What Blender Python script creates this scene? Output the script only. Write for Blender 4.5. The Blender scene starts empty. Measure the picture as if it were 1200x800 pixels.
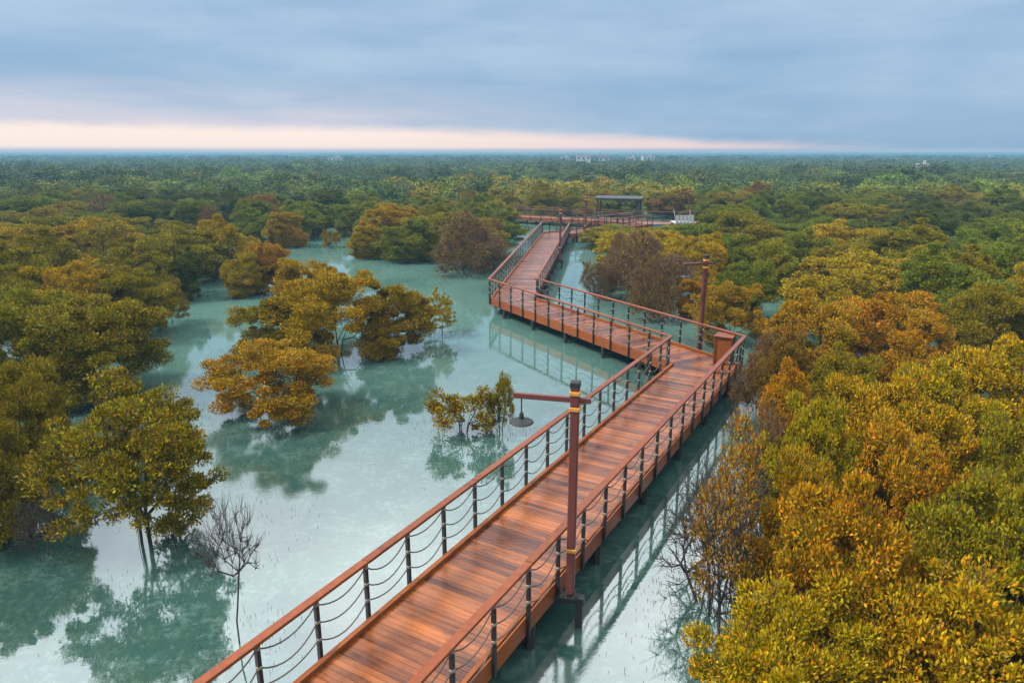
import bpy, math, random
import numpy as np
from mathutils import Vector, Matrix

random.seed(7)
R_ = math.radians
scene = bpy.context.scene
col = scene.collection

# ------------------------------------------------------------------ helpers
class MB:
    """collects shapes, builds ONE mesh object"""
    def __init__(s):
        s.v = []; s.f = []; s.m = []; s.uv = []
    def face(s, idx, mi=0):
        s.f.append(idx); s.m.append(mi)
    def box(s, c, size, ax=(1, 0), mi=0, top=1.0):
        """box centred at c; ax = horizontal direction of its local x"""
        ux, uy = ax; l = math.hypot(ux, uy); ux /= l; uy /= l
        hx, hy, hz = size[0]/2, size[1]/2, size[2]/2
        b = len(s.v)
        for dz, k in ((-hz, 1), (hz, top)):
            for dx, dy in ((-hx, -hy), (hx, -hy), (hx, hy), (-hx, hy)):
                dx *= k; dy *= k
                s.v.append((c[0]+dx*ux-dy*uy, c[1]+dx*uy+dy*ux, c[2]+dz))
        for q in ((3, 2, 1, 0), (4, 5, 6, 7), (0, 1, 5, 4), (1, 2, 6, 5), (2, 3, 7, 6), (3, 0, 4, 7)):
            s.face([b+i for i in q], mi)
    def tube(s, pts, rad, n=6, mi=0, caps=True):
        pts = [Vector(p) for p in pts]
        if not hasattr(rad, '__len__'): rad = [rad]*len(pts)
        b = len(s.v)
        for i, p in enumerate(pts):
            t = (pts[min(i+1, len(pts)-1)]-pts[max(i-1, 0)]).normalized()
            r = Vector((0, 0, 1)) if abs(t.z) < .9 else Vector((1, 0, 0))
            u = t.cross(r).normalized(); w = t.cross(u)
            for k in range(n):
                a = 2*math.pi*k/n
                s.v.append(tuple(p+(u*math.cos(a)+w*math.sin(a))*rad[i]))
        for i in range(len(pts)-1):
            for k in range(n):
                s.face([b+i*n+k, b+(i+1)*n+k, b+(i+1)*n+(k+1) % n, b+i*n+(k+1) % n], mi)
        if caps:
            s.face([b+k for k in range(n)], mi)
            s.face([b+(len(pts)-1)*n+k for k in reversed(range(n))], mi)
    def lathe(s, prof, c=(0, 0, 0), n=16, mi=0, rot=0.0):
        b = len(s.v)
        for r, z in prof:
            for k in range(n):
                a = 2*math.pi*k/n+rot
                s.v.append((c[0]+r*math.cos(a), c[1]+r*math.sin(a), c[2]+z))
        for i in range(len(prof)-1):
            for k in range(n):
                s.face([b+i*n+k, b+i*n+(k+1) % n, b+(i+1)*n+(k+1) % n, b+(i+1)*n+k], mi)
        s.face([b+k for k in reversed(range(n))], mi)
        s.face([b+(len(prof)-1)*n+k for k in range(n)], mi)
    def prism(s, poly, z0, z1, mi=0):
        n = len(poly); b = len(s.v)
        a = sum(poly[i][0]*poly[(i+1) % n][1]-poly[(i+1) % n][0]*poly[i][1] for i in range(n))
        if a < 0: poly = poly[::-1]
        for z in (z0, z1):
            for p in poly: s.v.append((p[0], p[1], z))
        s.face([b+i for i in reversed(range(n))], mi)
        s.face([b+n+i for i in range(n)], mi)
        for i in range(n):
            s.face([b+i, b+(i+1) % n, b+n+(i+1) % n, b+n+i], mi)
    def mesh(s, name, mats):
        me = bpy.data.meshes.new(name)
        me.from_pydata(s.v, [], s.f)
        for m in (mats if isinstance(mats, (list, tuple)) else [mats]): me.materials.append(m)
        me.polygons.foreach_set('material_index', s.m)
        me.update()
        return me
    def build(s, name, mats, parent=None, bevel=0.0):
        o = bpy.data.objects.new(name, s.mesh(name, mats)); col.objects.link(o)
        o.parent = parent
        if bevel:
            md = o.modifiers.new('bevel', 'BEVEL'); md.width = bevel; md.segments = 2; md.limit_method = 'ANGLE'
        return o

def tag(o, label=None, cat=None, group=None, kind=None):
    if label: o['label'] = label
    if cat: o['category'] = cat
    if group: o['group'] = group
    if kind: o['kind'] = kind
    return o
def thing(name, label, cat, loc=(0, 0, 0), rz=0.0, group=None):
    o = bpy.data.objects.new(name, None); col.objects.link(o)
    o.location = loc; o.rotation_euler = (0, 0, rz); o.empty_display_size = .2
    return tag(o, label, cat, group)
def put(name, me, parent, loc=(0, 0, 0), rz=0.0):
    o = bpy.data.objects.new(name, me); col.objects.link(o)
    o.parent = parent; o.location = loc; o.rotation_euler = (0, 0, rz)
    return o
def copy_tree(o, parent=None):
    c = o.copy(); col.objects.link(c); c.parent = parent
    for ch in list(o.children): copy_tree(ch, c)
    return c
def np_mesh(name, V, quads, mats, mi=None, tint=None):
    me = bpy.data.meshes.new(name)
    nq = len(quads)
    me.vertices.add(len(V)); me.vertices.foreach_set('co', np.asarray(V, np.float32).ravel())
    me.loops.add(nq*4); me.loops.foreach_set('vertex_index', np.asarray(quads, np.int32).ravel())
    me.polygons.add(nq)
    me.polygons.foreach_set('loop_start', np.arange(0, nq*4, 4, dtype=np.int32))
    me.polygons.foreach_set('loop_total', np.full(nq, 4, np.int32))
    for m in mats: me.materials.append(m)
    if mi is not None: me.polygons.foreach_set('material_index', np.asarray(mi, np.int32))
    if tint is not None:
        at = me.attributes.new('tint', 'FLOAT_COLOR', 'POINT')
        at.data.foreach_set('color', np.asarray(tint, np.float32).ravel())
    me.update(calc_edges=True); me.validate()
    return me

# ------------------------------------------------------------------ node helpers
class NT:
    def __init__(s, tree):
        s.t = tree; tree.nodes.clear()
    def n(s, typ, **kw):
        nd = s.t.nodes.new(typ)
        for k, v in kw.items(): setattr(nd, k, v)
        return nd
    def set(s, nd, key, val):
        if val is None: return
        if isinstance(val, bpy.types.NodeSocket): s.t.links.new(val, nd.inputs[key])
        else: nd.inputs[key].default_value = val
    def m(s, op, a, b=None, c=None, clamp=False):
        nd = s.n('ShaderNodeMath', operation=op, use_clamp=clamp)
        for i, x in enumerate((a, b, c)): s.set(nd, i, x)
        return nd.outputs[0]
    def sm(s, x, a, b, lo=0.0, hi=1.0):
        nd = s.n('ShaderNodeMapRange', interpolation_type='SMOOTHSTEP')
        for k, v in (('Value', x), ('From Min', a), ('From Max', b), ('To Min', lo), ('To Max', hi)): s.set(nd, k, v)
        return nd.outputs['Result']
    def lin(s, x, a, b, lo=0.0, hi=1.0):
        nd = s.n('ShaderNodeMapRange')
        for k, v in (('Value', x), ('From Min', a), ('From Max', b), ('To Min', lo), ('To Max', hi)): s.set(nd, k, v)
        return nd.outputs['Result']
    def mix(s, f, a, b, blend='MIX'):
        nd = s.n('ShaderNodeMix', data_type='RGBA', blend_type=blend)
        s.set(nd, 0, f); s.set(nd, 6, c4(a)); s.set(nd, 7, c4(b))
        return nd.outputs[2]
    def noise(s, vec, scale, detail=3.0, rough=.5, dist=0.0):
        nd = s.n('ShaderNodeTexNoise')
        s.set(nd, 'Vector', vec); s.set(nd, 'Scale', scale); s.set(nd, 'Detail', detail); s.set(nd, 'Roughness', rough); s.set(nd, 'Distortion', dist)
        return nd.outputs['Fac']
    def mapping(s, vec, scale=(1, 1, 1), rot=(0, 0, 0), loc=(0, 0, 0)):
        nd = s.n('ShaderNodeMapping')
        s.set(nd, 'Vector', vec); nd.inputs['Scale'].default_value = scale; nd.inputs['Rotation'].default_value = rot; nd.inputs['Location'].default_value = loc
        return nd.outputs[0]
    def bump(s, h, strength, dist):
        nd = s.n('ShaderNodeBump'); s.set(nd, 'Height', h); s.set(nd, 'Strength', strength); s.set(nd, 'Distance', dist)
        return nd.outputs[0]
    def link(s, a, b): s.t.links.new(a, b)
def c4(x):
    return (x[0], x[1], x[2], 1.0) if isinstance(x, (tuple, list)) and len(x) == 3 else x
def mat(name):
    m = bpy.data.materials.new(name); m.use_nodes = True
    t = NT(m.node_tree); out = t.n('ShaderNodeOutputMaterial'); p = t.n('ShaderNodeBsdfPrincipled')
    t.link(p.outputs[0], out.inputs['Surface'])
    return m, t, p, out

# ------------------------------------------------------------------ materials
def pieces(q, ln=3.36, gap=.005):
    """splits a long strip into butted boards"""
    L = math.hypot(*sub(q[1], q[0])); n = max(1, round(L/ln)); g = gap/L
    return [[lerp(q[0], q[1], k/n+g), lerp(q[0], q[1], (k+1)/n-g), lerp(q[3], q[2], (k+1)/n-g), lerp(q[3], q[2], k/n+g)] for k in range(n)]
def wood(name, c_lo, c_hi, rough=(.22, .5), planks=False, grain_axis='UV', wet=0.0):
    m, t, p, out = mat(name)
    geo = t.n('ShaderNodeNewGeometry'); tc = t.n('ShaderNodeTexCoord')
    ob = tc.outputs['Object']
    big = t.noise(ob, .55, 4, .6)
    if planks:
        uv = t.n('ShaderNodeUVMap'); uv.uv_map = 'UVMap'
        rnd = geo.outputs['Random Per Island']
        off = t.m('MULTIPLY', rnd, 37.0)
        cmb = t.n('ShaderNodeCombineXYZ'); t.set(cmb, 0, off); t.set(cmb, 2, off)
        add = t.n('ShaderNodeVectorMath', operation='ADD'); t.link(uv.outputs[0], add.inputs[0]); t.link(cmb.outputs[0], add.inputs[1])
        g = t.noise(t.mapping(add.outputs[0], (1.3, 22, 1)), 2.2, 5, .62, .4)
        band = t.noise(t.mapping(uv.outputs[0], (.12, 1.0, 1)), 1.6, 3, .6)
        f = t.m('MULTIPLY_ADD', t.m('MULTIPLY_ADD', t.m('SUBTRACT', band, .5), 3.0, t.m('MULTIPLY_ADD', rnd, .75, .12)), .66, t.m('MULTIPLY_ADD', g, .9, -.50), clamp=True)
    else:
        g = t.noise(t.mapping(ob, (3, 3, 14)), 3.0, 5, .6, .3)
        f = t.m('MULTIPLY_ADD', g, 1.1, t.m('MULTIPLY_ADD', geo.outputs['Random Per Island'], .5, -.33), clamp=True)
    c = t.mix(f, c_lo, c_hi)
    st = t.sm(t.noise(ob, 1.7, 5, .65), .56, .72)
    c = t.mix(t.m('MULTIPLY', st, .45), c, tuple(x*.45 for x in c_lo))
    t.set(p, 'Base Color', c)
    t.set(p, 'Roughness', t.lin(big, .3, .7, rough[0], rough[1]))
    t.set(p, 'Specular IOR Level', .28)
    if wet:
        t.set(p, 'Coat Weight', t.sm(big, .36, .6, wet*.35, wet)); t.set(p, 'Coat Roughness', t.lin(g, .2, .8, .12, .34))
    t.set(p, 'Normal', t.bump(g, .35, .006))
    return m
M = {}
M['deck'] = wood('deck_boards', (.055, .012, .003), (.40, .118, .024), (.18, .5), planks=True, wet=.48)
M['rail'] = wood('rail_timber', (.085, .019, .005), (.22, .055, .014), (.3, .5))
M['kerb'] = wood('kerb_timber', (.125, .031, .006), (.27, .076, .016), (.35, .6))
M['oldwood'] = wood('weathered_timber', (.10, .05, .035), (.24, .12, .085), (.4, .7))
def simple(name, c, rough=.5, metal=0.0, var=.35, scale=9.0, bump=.1):
    m, t, p, out = mat(name)
    ob = t.n('ShaderNodeTexCoord').outputs['Object']
    f = t.noise(ob, scale, 5, .6)
    c2 = t.mix(t.m('MULTIPLY', t.sm(f, .35, .75), var), c, tuple(x*.5+.003 for x in c))
    t.set(p, 'Base Color', c2); t.set(p, 'Roughness', t.lin(f, .3, .7, max(rough-.12, .05), rough+.12)); t.set(p, 'Metallic', metal)
    t.set(p, 'Normal', t.bump(f, bump, .004))
    return m
M['steel'] = simple('dark_painted_steel', (.006, .006, .007), .6)
M['pile'] = simple('wet_dark_pile', (.006, .007, .007), .55, var=.5)
M['rope'] = simple('dark_rope', (.075, .055, .042), .8, scale=60)
M['knot'] = simple('pale_rope_knot', (.22, .18, .14), .7, scale=40)
M['lamppost'] = simple('red_brown_painted_post', (.115, .028, .022), .38, var=.4, scale=5)
M['gold'] = simple('ochre_band', (.52, .25, .04), .4, scale=14)
M['white'] = simple('white_paint', (.40, .40, .39), .5, var=.25, scale=3)
M['roofdark'] = simple('dark_roof_sheet', (.035, .036, .042), .45, var=.5, scale=3)
M['roofgrey'] = simple('grey_roof_sheet', (.06, .063, .07), .85, var=.5, scale=2)
M['bulb'] = simple('frosted_bulb', (.6, .58, .52), .3)
M['glass'] = simple('dark_window_glass', (.03, .04, .05), .12)
M['bark'] = simple('mangrove_bark', (.045, .036, .030), .85, var=.6, scale=14, bump=.4)
M['twig'] = simple('dry_twigs', (.105, .062, .042), .85, var=.5, scale=11, bump=.3)
M['root'] = simple('aerial_root_tips', (.055, .06, .05), .8)

def leaf_material(name, use_attr=False):
    m, t, p, out = mat(name)
    geo = t.n('ShaderNodeNewGeometry')
    rnd = geo.outputs['Random Per Island']
    if use_attr:
        a = t.n('ShaderNodeAttribute'); a.attribute_name = 'tint'; base = a.outputs['Color']
        pos = geo.outputs['Position']
    else:
        oi = t.n('ShaderNodeObjectInfo'); base = oi.outputs['Color']
        pos = t.n('ShaderNodeTexCoord').outputs['Object']
    n1 = t.noise(pos, .9, 3, .6); n2 = t.noise(pos, 3.2, 2, .5)
    warm = t.mix(1.0, base, (1.55, .95, .6), 'MULTIPLY')
    cool = t.mix(1.0, base, (.78, .93, 1.0), 'MULTIPLY')
    c = t.mix(t.sm(n1, .40, .68), cool, base)
    c = t.mix(t.m('MULTIPLY', t.sm(n2, .52, .74), .38), c, warm)
    if not use_attr: c = t.mix(t.m('MULTIPLY', t.sm(t.noise(pos, .7, 2, .5), .44, .62), .32), c, (.21, .185, .008))
    c = t.mix(t.sm(rnd, .86, .93, 0, .25 if use_attr else .75), c, warm)
    hsv = t.n('ShaderNodeHueSaturation'); t.set(hsv, 'Color', c)
    fr = t.m('FRACT', t.m('MULTIPLY', rnd, 17.31))
    t.set(hsv, 'Value', t.lin(fr, 0, 1, .62, 1.42))
    t.set(hsv, 'Hue', t.lin(t.m('FRACT', t.m('MULTIPLY', rnd, 5.7)), 0, 1, .485, .515))
    cc = hsv.outputs[0]
    t.set(p, 'Base Color', cc); t.set(p, 'Roughness', .5); t.set(p, 'Specular IOR Level', .07)
    tr = t.n('ShaderNodeBsdfTranslucent'); t.set(tr, 'Color', t.mix(1.0, cc, (1.35, 1.25, .7), 'MULTIPLY'))
    mx = t.n('ShaderNodeMixShader'); mx.inputs[0].default_value = .12
    t.link(p.outputs[0], mx.inputs[1]); t.link(tr.outputs[0], mx.inputs[2]); t.link(mx.outputs[0], out.inputs['Surface'])
    return m
M['leaf'] = leaf_material('mangrove_leaves')
M['forestleaf'] = leaf_material('distant_canopy_leaves', True)

# water: shallow turquoise lagoon, nearly still
m, t, p, out = mat('lagoon_water')
pos = t.n('ShaderNodeNewGeometry').outputs['Position']
n_big = t.noise(pos, .10, 4, .55); n_mid = t.m('MULTIPLY_ADD', t.noise(pos, 1.6, 4, .6, .8), .45, t.m('MULTIPLY', t.noise(pos, 7.0, 5, .7), .55)); n_fine = t.noise(pos, 5.5, 5, .7)
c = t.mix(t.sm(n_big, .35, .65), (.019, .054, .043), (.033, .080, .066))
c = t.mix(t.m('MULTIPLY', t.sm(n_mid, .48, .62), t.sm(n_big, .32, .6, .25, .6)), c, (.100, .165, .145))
sp = t.n('ShaderNodeSeparateXYZ'); t.link(pos, sp.inputs[0])
shoal = t.m('MULTIPLY', t.sm(sp.outputs[1], 17, 38), t.sm(n_big, .30, .55, .4, .75))
c = t.mix(shoal, c, (.085, .175, .150))
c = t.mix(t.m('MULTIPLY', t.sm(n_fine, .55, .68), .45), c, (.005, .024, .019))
t.set(p, 'Base Color', c); t.set(p, 'Roughness', 0.0); t.set(p, 'IOR', 2.9)
n_rip = t.noise(t.mapping(pos, (1, 1.3, 1)), 13.0, 4, .65, .3)
rip = t.m('MULTIPLY_ADD', n_rip, .05, t.m('ADD', t.m('MULTIPLY', t.noise(t.mapping(pos, (1, 1.6, 1)), 2.6, 4, .6, .5), 1.0), t.m('MULTIPLY', n_fine, .08)))
t.set(p, 'Normal', t.bump(t.m('MULTIPLY_ADD', t.m('MULTIPLY', t.sm(t.noise(pos, .16, 3, .5), .44, .62), n_rip), 1.1, rip), .045, .03))
M['water'] = m
M['hill'] = simple('wooded_hill', (.05, .075, .035), .9, var=.6, scale=.05, bump=0)

# ------------------------------------------------------------------ setting
w = MB(); S = 2600.0
w.v = [(-S, -300, 0), (S, -300, 0), (S, S, 0), (-S, S, 0)]; w.face([0, 1, 2, 3])
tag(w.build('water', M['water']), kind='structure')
# low rises on the horizon
h = MB()
for (cx, cy, rx, ry, hz) in ((-1330, 1850, 75, 60, 9.4), (320, 1700, 90, 60, 9.5), (150, 1800, 110, 50, 9.2), (-520, 2000, 260, 60, 8.7), (980, 2000, 300, 60, 8.6), (560, 1900, 200, 60, 8.9), (-1000, 2150, 330, 60, 8.5), (-150, 2200, 380, 60, 8.6), (1500, 2200, 330, 60, 8.5)):
    n = 28; b = len(h.v)
    for j, (k, z) in enumerate(((1, 0), (.85, .45), (.6, .8), (.3, .97))):
        for i in range(n):
            a = 2*math.pi*i/n; q = k*(1+.12*math.sin(3*a+cx)+.08*math.sin(7*a))
            h.v.append((cx+rx*q*math.cos(a), cy+ry*q*math.sin(a), hz*z*(1+.012*math.sin(5*a+j))-.2))
    for j in range(3):
        for i in range(n): h.face([b+j*n+i, b+j*n+(i+1) % n, b+(j+1)*n+(i+1) % n, b+(j+1)*n+i])
    h.face([b+3*n+i for i in range(n)])
tag(h.build('hills', M['hill']), kind='structure')

# ------------------------------------------------------------------ boardwalk
DZ = .80
Lp = [(-7.34, 1.22), (5.95, 24.35), (-1.17, 36.30), (3.02, 67.90), (14.10, 79.30)]
Rp = [(-4.78, 1.22), (8.51, 24.35), (1.24, 36.40), (5.43, 66.42), (15.60, 76.50)]
def sub(a, b): return (a[0]-b[0], a[1]-b[1])
def nrm(a): l = math.hypot(*a); return (a[0]/l, a[1]/l)
def lerp(a, b, f): return (a[0]+(b[0]-a[0])*f, a[1]+(b[1]-a[1])*f)
def clip_half(poly, n, d):
    """keep n.p <= d"""
    r = []
    for i in range(len(poly)):
        a, b = poly[i], poly[(i+1) % len(poly)]
        da, db = a[0]*n[0]+a[1]*n[1]-d, b[0]*n[0]+b[1]*n[1]-d
        if da <= 0: r.append(a)
        if (da < 0) != (db < 0) and abs(da-db) > 1e-9: r.append(lerp(a, b, da/(da-db)))
    return r
def offset_path(path, d):
    """mitred parallel of an open path; +d is to its left"""
    o = []
    for i, p in enumerate(path):
        ns = []
        if i > 0: t_ = nrm(sub(p, path[i-1])); ns.append((-t_[1], t_[0]))
        if i < len(path)-1: t_ = nrm(sub(path[i+1], p)); ns.append((-t_[1], t_[0]))
        if len(ns) == 2:
            k = 1+ns[0][0]*ns[1][0]+ns[0][1]*ns[1][1]
            n_ = ((ns[0][0]+ns[1][0])/k, (ns[0][1]+ns[1][1])/k)
        else: n_ = ns[0]
        o.append((p[0]+n_[0]*d, p[1]+n_[1]*d))
    return o
def add_deck(parent, quad, dirv, matl, pw=.104, gap=.006):
    mb = MB(); n = nrm(dirv); ac = (n[1], -n[0])
    ds = [q[0]*n[0]+q[1]*n[1] for q in quad]; d = min(ds)
    rnd = random.Random(int(d*100))
    while d < max(ds):
        poly = clip_half(clip_half(quad, n, d+pw), (-n[0], -n[1]), -d)
        if len(poly) >= 3:
            mb.prism(poly, DZ-.045, DZ+rnd.uniform(-.0025, .0025))
        d += pw+gap
    o = mb.build('deck', matl, parent)
    uv = o.data.uv_layers.new(name='UVMap')
    me = o.data
    for l in me.loops:
        v = me.vertices[l.vertex_index].co
        uv.data[l.index].uv = (v.x*ac[0]+v.y*ac[1], v.x*n[0]+v.y*n[1])
    return o
def strip(path, d0, d1, i):
    a, b = offset_path(path, d0), offset_path(path, d1)
    return [a[i], a[i+1], b[i+1], b[i]]

# rail post: square steel, three pale rope knots and a base plate
pm = MB()
pm.box((0, 0, .67), (.062, .062, 1.34))
for z in (1.27, .96, .65):
    pm.lathe([(.036, -.028), (.047, -.015), (.047, .015), (.036, .028)], (0, 0, z), 8, 1)
pm.box((0, 0, 1.345), (.10, .10, .012))
post_me = pm.mesh('rail_post', [M['steel'], M['knot']])

def rail_side(parent, path, side, skip_spans=(), pitch=1.12, lim=None):
    """timber cap, steel posts and three sagging ropes along one edge of a walkway"""
    out_ = offset_path(path, .075*side)
    posts = []
    for i in range(len(path)-1):
        if i in skip_spans: continue
        q = strip(path, (.075-.075)*side, (.075+.075)*side, i)
        hb = MB()
        for q_ in pieces(q): hb.prism(q_, 1.872, 1.930)
        hr = hb.build('handrail', M['rail'], parent, bevel=.012)
        a, b = out_[i], out_[i+1]
        dv = sub(b, a); ln = math.hypot(*dv); n = max(2, round(ln/pitch))
        ang = math.atan2(dv[1], dv[0])
        pts = [lerp(a, b, (k+.12/ln*n*(1 if k == 0 else 0)-(.12/ln*n if k == n else 0))/n) for k in range(n+1)]
        for pt in pts: posts.append((pt, ang, hr))
        for z in (1.27, .96, .65):
            rb = MB()
            for k in range(n):
                p0, p1 = pts[k], pts[k+1]
                zz = .52+z
                rr = random.Random(hash((i, k, int(z*100), side)) & 0xffff)
                sag = rr.uniform(.11, .25)
                rb.tube([(*lerp(p0, p1, f/8), zz-sag*4*(f/8)*(1-f/8)) for f in range(9)], .0125, 5, caps=False)
            rb.build('rope', M['rope'], hr)
    return posts
def put_posts(parent, posts, lim=100):
    posts = sorted(posts, key=lambda q: q[0][0]**2+q[0][1]**2)
    far = MB()
    for k, (pt, ang, hr) in enumerate(posts):
        if k < lim: put('rail_post', post_me, hr, (pt[0], pt[1], .525), ang)
        else: far.box((pt[0], pt[1], .525+.675), (.062, .062, 1.35), (math.cos(ang), math.sin(ang)))
    if far.v: tag(far.build('rail_post', M['steel'], parent), kind='stuff')

def edges_and_piles(parent, path, side, n_spans, pile_pitch=2.9, wide=2.2):
    for i in range(n_spans):
        k = MB()
        for q_ in pieces(strip(path, -.085*side, .0, i), 2.8): k.prism(q_, DZ+.004, DZ+.095)
        k.build('kerb', M['kerb'], parent, bevel=.01)
        f = MB()
        for q_ in pieces(strip(path, .003*side, .042*side, i), 3.9): f.prism(q_, .50, DZ+.06)
        f.build('edge_board', M['kerb'], parent, bevel=.006)
def piles(parent, A, B, pitch=2.9):
    for i in range(len(A)-1):
        ln = math.hypot(*sub(A[i+1], A[i])); n = max(1, round(ln/pitch))
        dv = nrm(sub(A[i+1], A[i]))
        for k in range(n):
            f = (k+.5)/n
            a, b = lerp(A[i], A[i+1], f), lerp(B[i], B[i+1], f)
            a, b = lerp(a, b, .03), lerp(b, a, .03)
            jb = MB(); c_ = lerp(a, b, .5); jb.box((c_[0], c_[1], .63), (math.hypot(*sub(a, b))+.1, .16, .21), sub(b, a)); jb.build('cross_beam', M['pile'], parent)
            for q in (a, b):
                pb = MB(); pb.lathe([(.105, -.8), (.10, .52)], (q[0], q[1], 0), 10); pb.build('pile', M['pile'], parent)

bw = thing('boardwalk', 'wet reddish timber boardwalk zigzagging over the lagoon with rope railings', 'boardwalk', (0, 0, 0))
for i in range(4):
    add_deck(bw, [Lp[i], Rp[i], Rp[i+1], Lp[i+1]], sub(Lp[i+1], Lp[i]), M['deck'])
pl = rail_side(bw, Lp, 1) + rail_side(bw, Rp, -1)
put_posts(bw, pl)
edges_and_piles(bw, Lp, 1, 4); edges_and_piles(bw, Rp, -1, 4)
piles(bw, Lp, Rp)

# the second walkway beyond, behind the shelter
A2 = [(-34.0, 104.0), (-8.0, 93.2), (17.4, 79.6)]
B2 = [(-34.8, 101.9), (-8.9, 91.0), (15.6, 76.9)]
A2 = A2 + [(29.0, 81.5)]; B2 = B2 + [(28.6, 79.2)]
fw = thing('boardwalk', 'weathered timber walkway in the distance passing behind the open shelter', 'boardwalk', (0, 0, 0))
for i in range(3):
    add_deck(fw, [A2[i], B2[i], B2[i+1], A2[i+1]], sub(A2[i+1], A2[i]), M['oldwood'])
q2 = rail_side(fw, A2, 1, pitch=1.4)
B2b = [B2[0], B2[1], (13.4, 78.2)]
q2 += rail_side(fw, B2b, -1, pitch=1.4)
put_posts(fw, q2, 60)
edges_and_piles(fw, A2, 1, 3); edges_and_piles(fw, B2b, -1, 2); piles(fw, A2, B2, 3.6)

# ------------------------------------------------------------------ lamps
def lamp(label, x, y, base, top, arm_dir, group='lamp posts along the boardwalks', arm=1.06, stub=.27):
    o = thing('street_lamp', label, 'street lamp', (x, y, base), 0, group)
    hgt = top-base; ax = nrm(arm_dir); ang = math.atan2(ax[1], ax[0])
    b = MB(); b.box((0, 0, hgt/2), (.15, .15, hgt-.02), ax); s = b.build('post', M['lamppost'], o, bevel=.022)
    b = MB(); b.box((0, 0, hgt+.03), (.17, .17, .10), ax); b.build('cap', M['steel'], s, bevel=.015)
    for z in (hgt-.12, hgt-.40, .92):
        b = MB(); b.box((0, 0, z), (.185, .185, .075), ax); b.build('band', M['gold'], s, bevel=.012)
    b = MB(); b.box(((arm-stub)/2*ax[0], (arm-stub)/2*ax[1], hgt-.245), (arm+stub, .075, .095), ax); b.build('arm', M['lamppost'], o, bevel=.01)
    px, py = ax[0]*(arm-.14), ax[1]*(arm-.14); z0 = hgt-.29
    b = MB(); b.tube([(px, py, z0), (px, py, z0-.30)], .013, 6); b.lathe([(.028, -.40), (.045, -.37), (.035, -.28), (.018, -.25)], (px, py, z0), 10)
    r = b.build('hanger', M['steel'], o)
    b = MB(); b.lathe([(.20, -.455), (.215, -.44), (.20, -.42), (.12, -.40), (.05, -.37)], (px, py, z0), 20); b.build('lamp_shade', M['steel'], o)
    b = MB(); b.lathe([(.02, -.50), (.045, -.485), (.05, -.458)], (px, py, z0), 10); b.build('bulb', M['bulb'], o)
    # steel bracket reaching from the deck edge to its own pile
    b = MB(); b.box((-.02*ax[0]*-1, -.02*ax[1]*-1, -.013), (.30, .30, .022), ax); b.box((.05*ax[0], .05*ax[1], -.09), (.62, .16, .12), ax)
    for dx in (-.11, .11):
        for dy in (-.11, .11): b.lathe([(.018, 0), (.018, .03)], (dx*ax[0]-dy*ax[1], dx*ax[1]+dy*ax[0], 0), 6)
    b.build('bracket', M['steel'], o)
    b = MB(); b.box((-.17*ax[0], -.17*ax[1], (-base-.8-.15)/2), (.13, .13, base+.8-.15), ax); b.build('pile', M['pile'], o)
    return o
nA = (-.95, .22)
lamp('tall red-brown lamp post with hanging disc shade standing in front of the near deck', 1.06, 10.80, .66, 4.66, nA)
lamp('red-brown lamp post rising behind the wooden bin at the boardwalk corner', 7.60, 26.6, .66, 4.5, (-.95, -.3), arm=1.0)
lamp('dark slender lamp post against the railing of the receding deck span', 3.62, 51.5, .66, 4.5, (-.99, .13), arm=.3, stub=.2)
lamp('lamp post standing just before the left end of the open shelter', 7.2, 67.6, .66, 4.5, (-.7, .72), arm=.3, stub=.2)
lamp('lamp post beside the white landing stage', 19.75, 77.5, .66, 4.55, (-1, .1), arm=.3, stub=.25)
lamp('thin lamp post poking out of the canopy above the bare brown thicket', -7.2, 94.6, .66, 4.6, (-1, .2), arm=.3, stub=.25)
lamp('small distant lamp post among green crowns behind the lagoon inlet', -33.5, 122.0, .66, 5.0, (-1, .2), arm=.3, stub=.25)
lamp('tiny lamp post in the canopy near the far dark-roofed shelter', -79.0, 152.0, .66, 5.2, (-1, .2), arm=.3, stub=.25)

# ------------------------------------------------------------------ shelter on the far platform
def shelter(label, x, y, rz, ln, wd, base, h0, h1, group=None):
    o = thing('shelter', label, 'shelter', (x, y, base), rz, group)
    for sx in (-ln/2+.35, ln/2-.35):
        for sy in (-wd/2+.2, wd/2-.2):
            zt = h0+(h1-h0)*(.5+sy/wd)
            b = MB(); b.box((sx, sy, zt/2), (.16, .16, zt)); b.build('post', M['steel'], o)
    for sy in (-wd/2+.2, wd/2-.2):
        zt = h0+(h1-h0)*(.5+sy/wd)
        b = MB(); b.box((0, sy, zt+.08), (ln-.1, .12, .155)); b.build('beam', M['steel'], o)
    b = MB(); n = int(ln/.3)
    for k in range(n):   # ribbed sheet, sloping to the back
        for e, (xx, dz) in enumerate(((k/n, 0), ((k+.5)/n, .035))):
            X = -ln/2+ln*xx; X2 = X+ln/n/2; q = len(b.v)
            za, zb = h0+.21, h1+.21
            for (yy, z) in ((-wd/2, za), (wd/2, zb)):
                for XX in (X, X2): b.v += [(XX, yy, z+dz-.03), (XX, yy, z+dz+.02)]
            b.face([q+1, q+3, q+7, q+5]); b.face([q, q+4, q+6, q+2]); b.face([q, q+2, q+3, q+1]); b.face([q+4, q+5, q+7, q+6]); b.face([q, q+1, q+5, q+4]); b.face([q+2, q+6, q+7, q+3])
    b.build('roof', M['roofgrey'], o)
    b = MB(); b.box((0, -wd/2+.05, h0+.10), (ln-.02, .07, .17)); b.build('fascia', M['steel'], o)
    return o
s1 = shelter('open-sided dark shelter with a flat grey roof beside the far walkway', 12.9, 83.6, -.30, 5.6, 2.6, .8, 2.25, 2.4)
b = MB(); b.box((0, 0, -.08), (6.2, 3.0, .15)); b.build('floor', M['oldwood'], s1)
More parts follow.
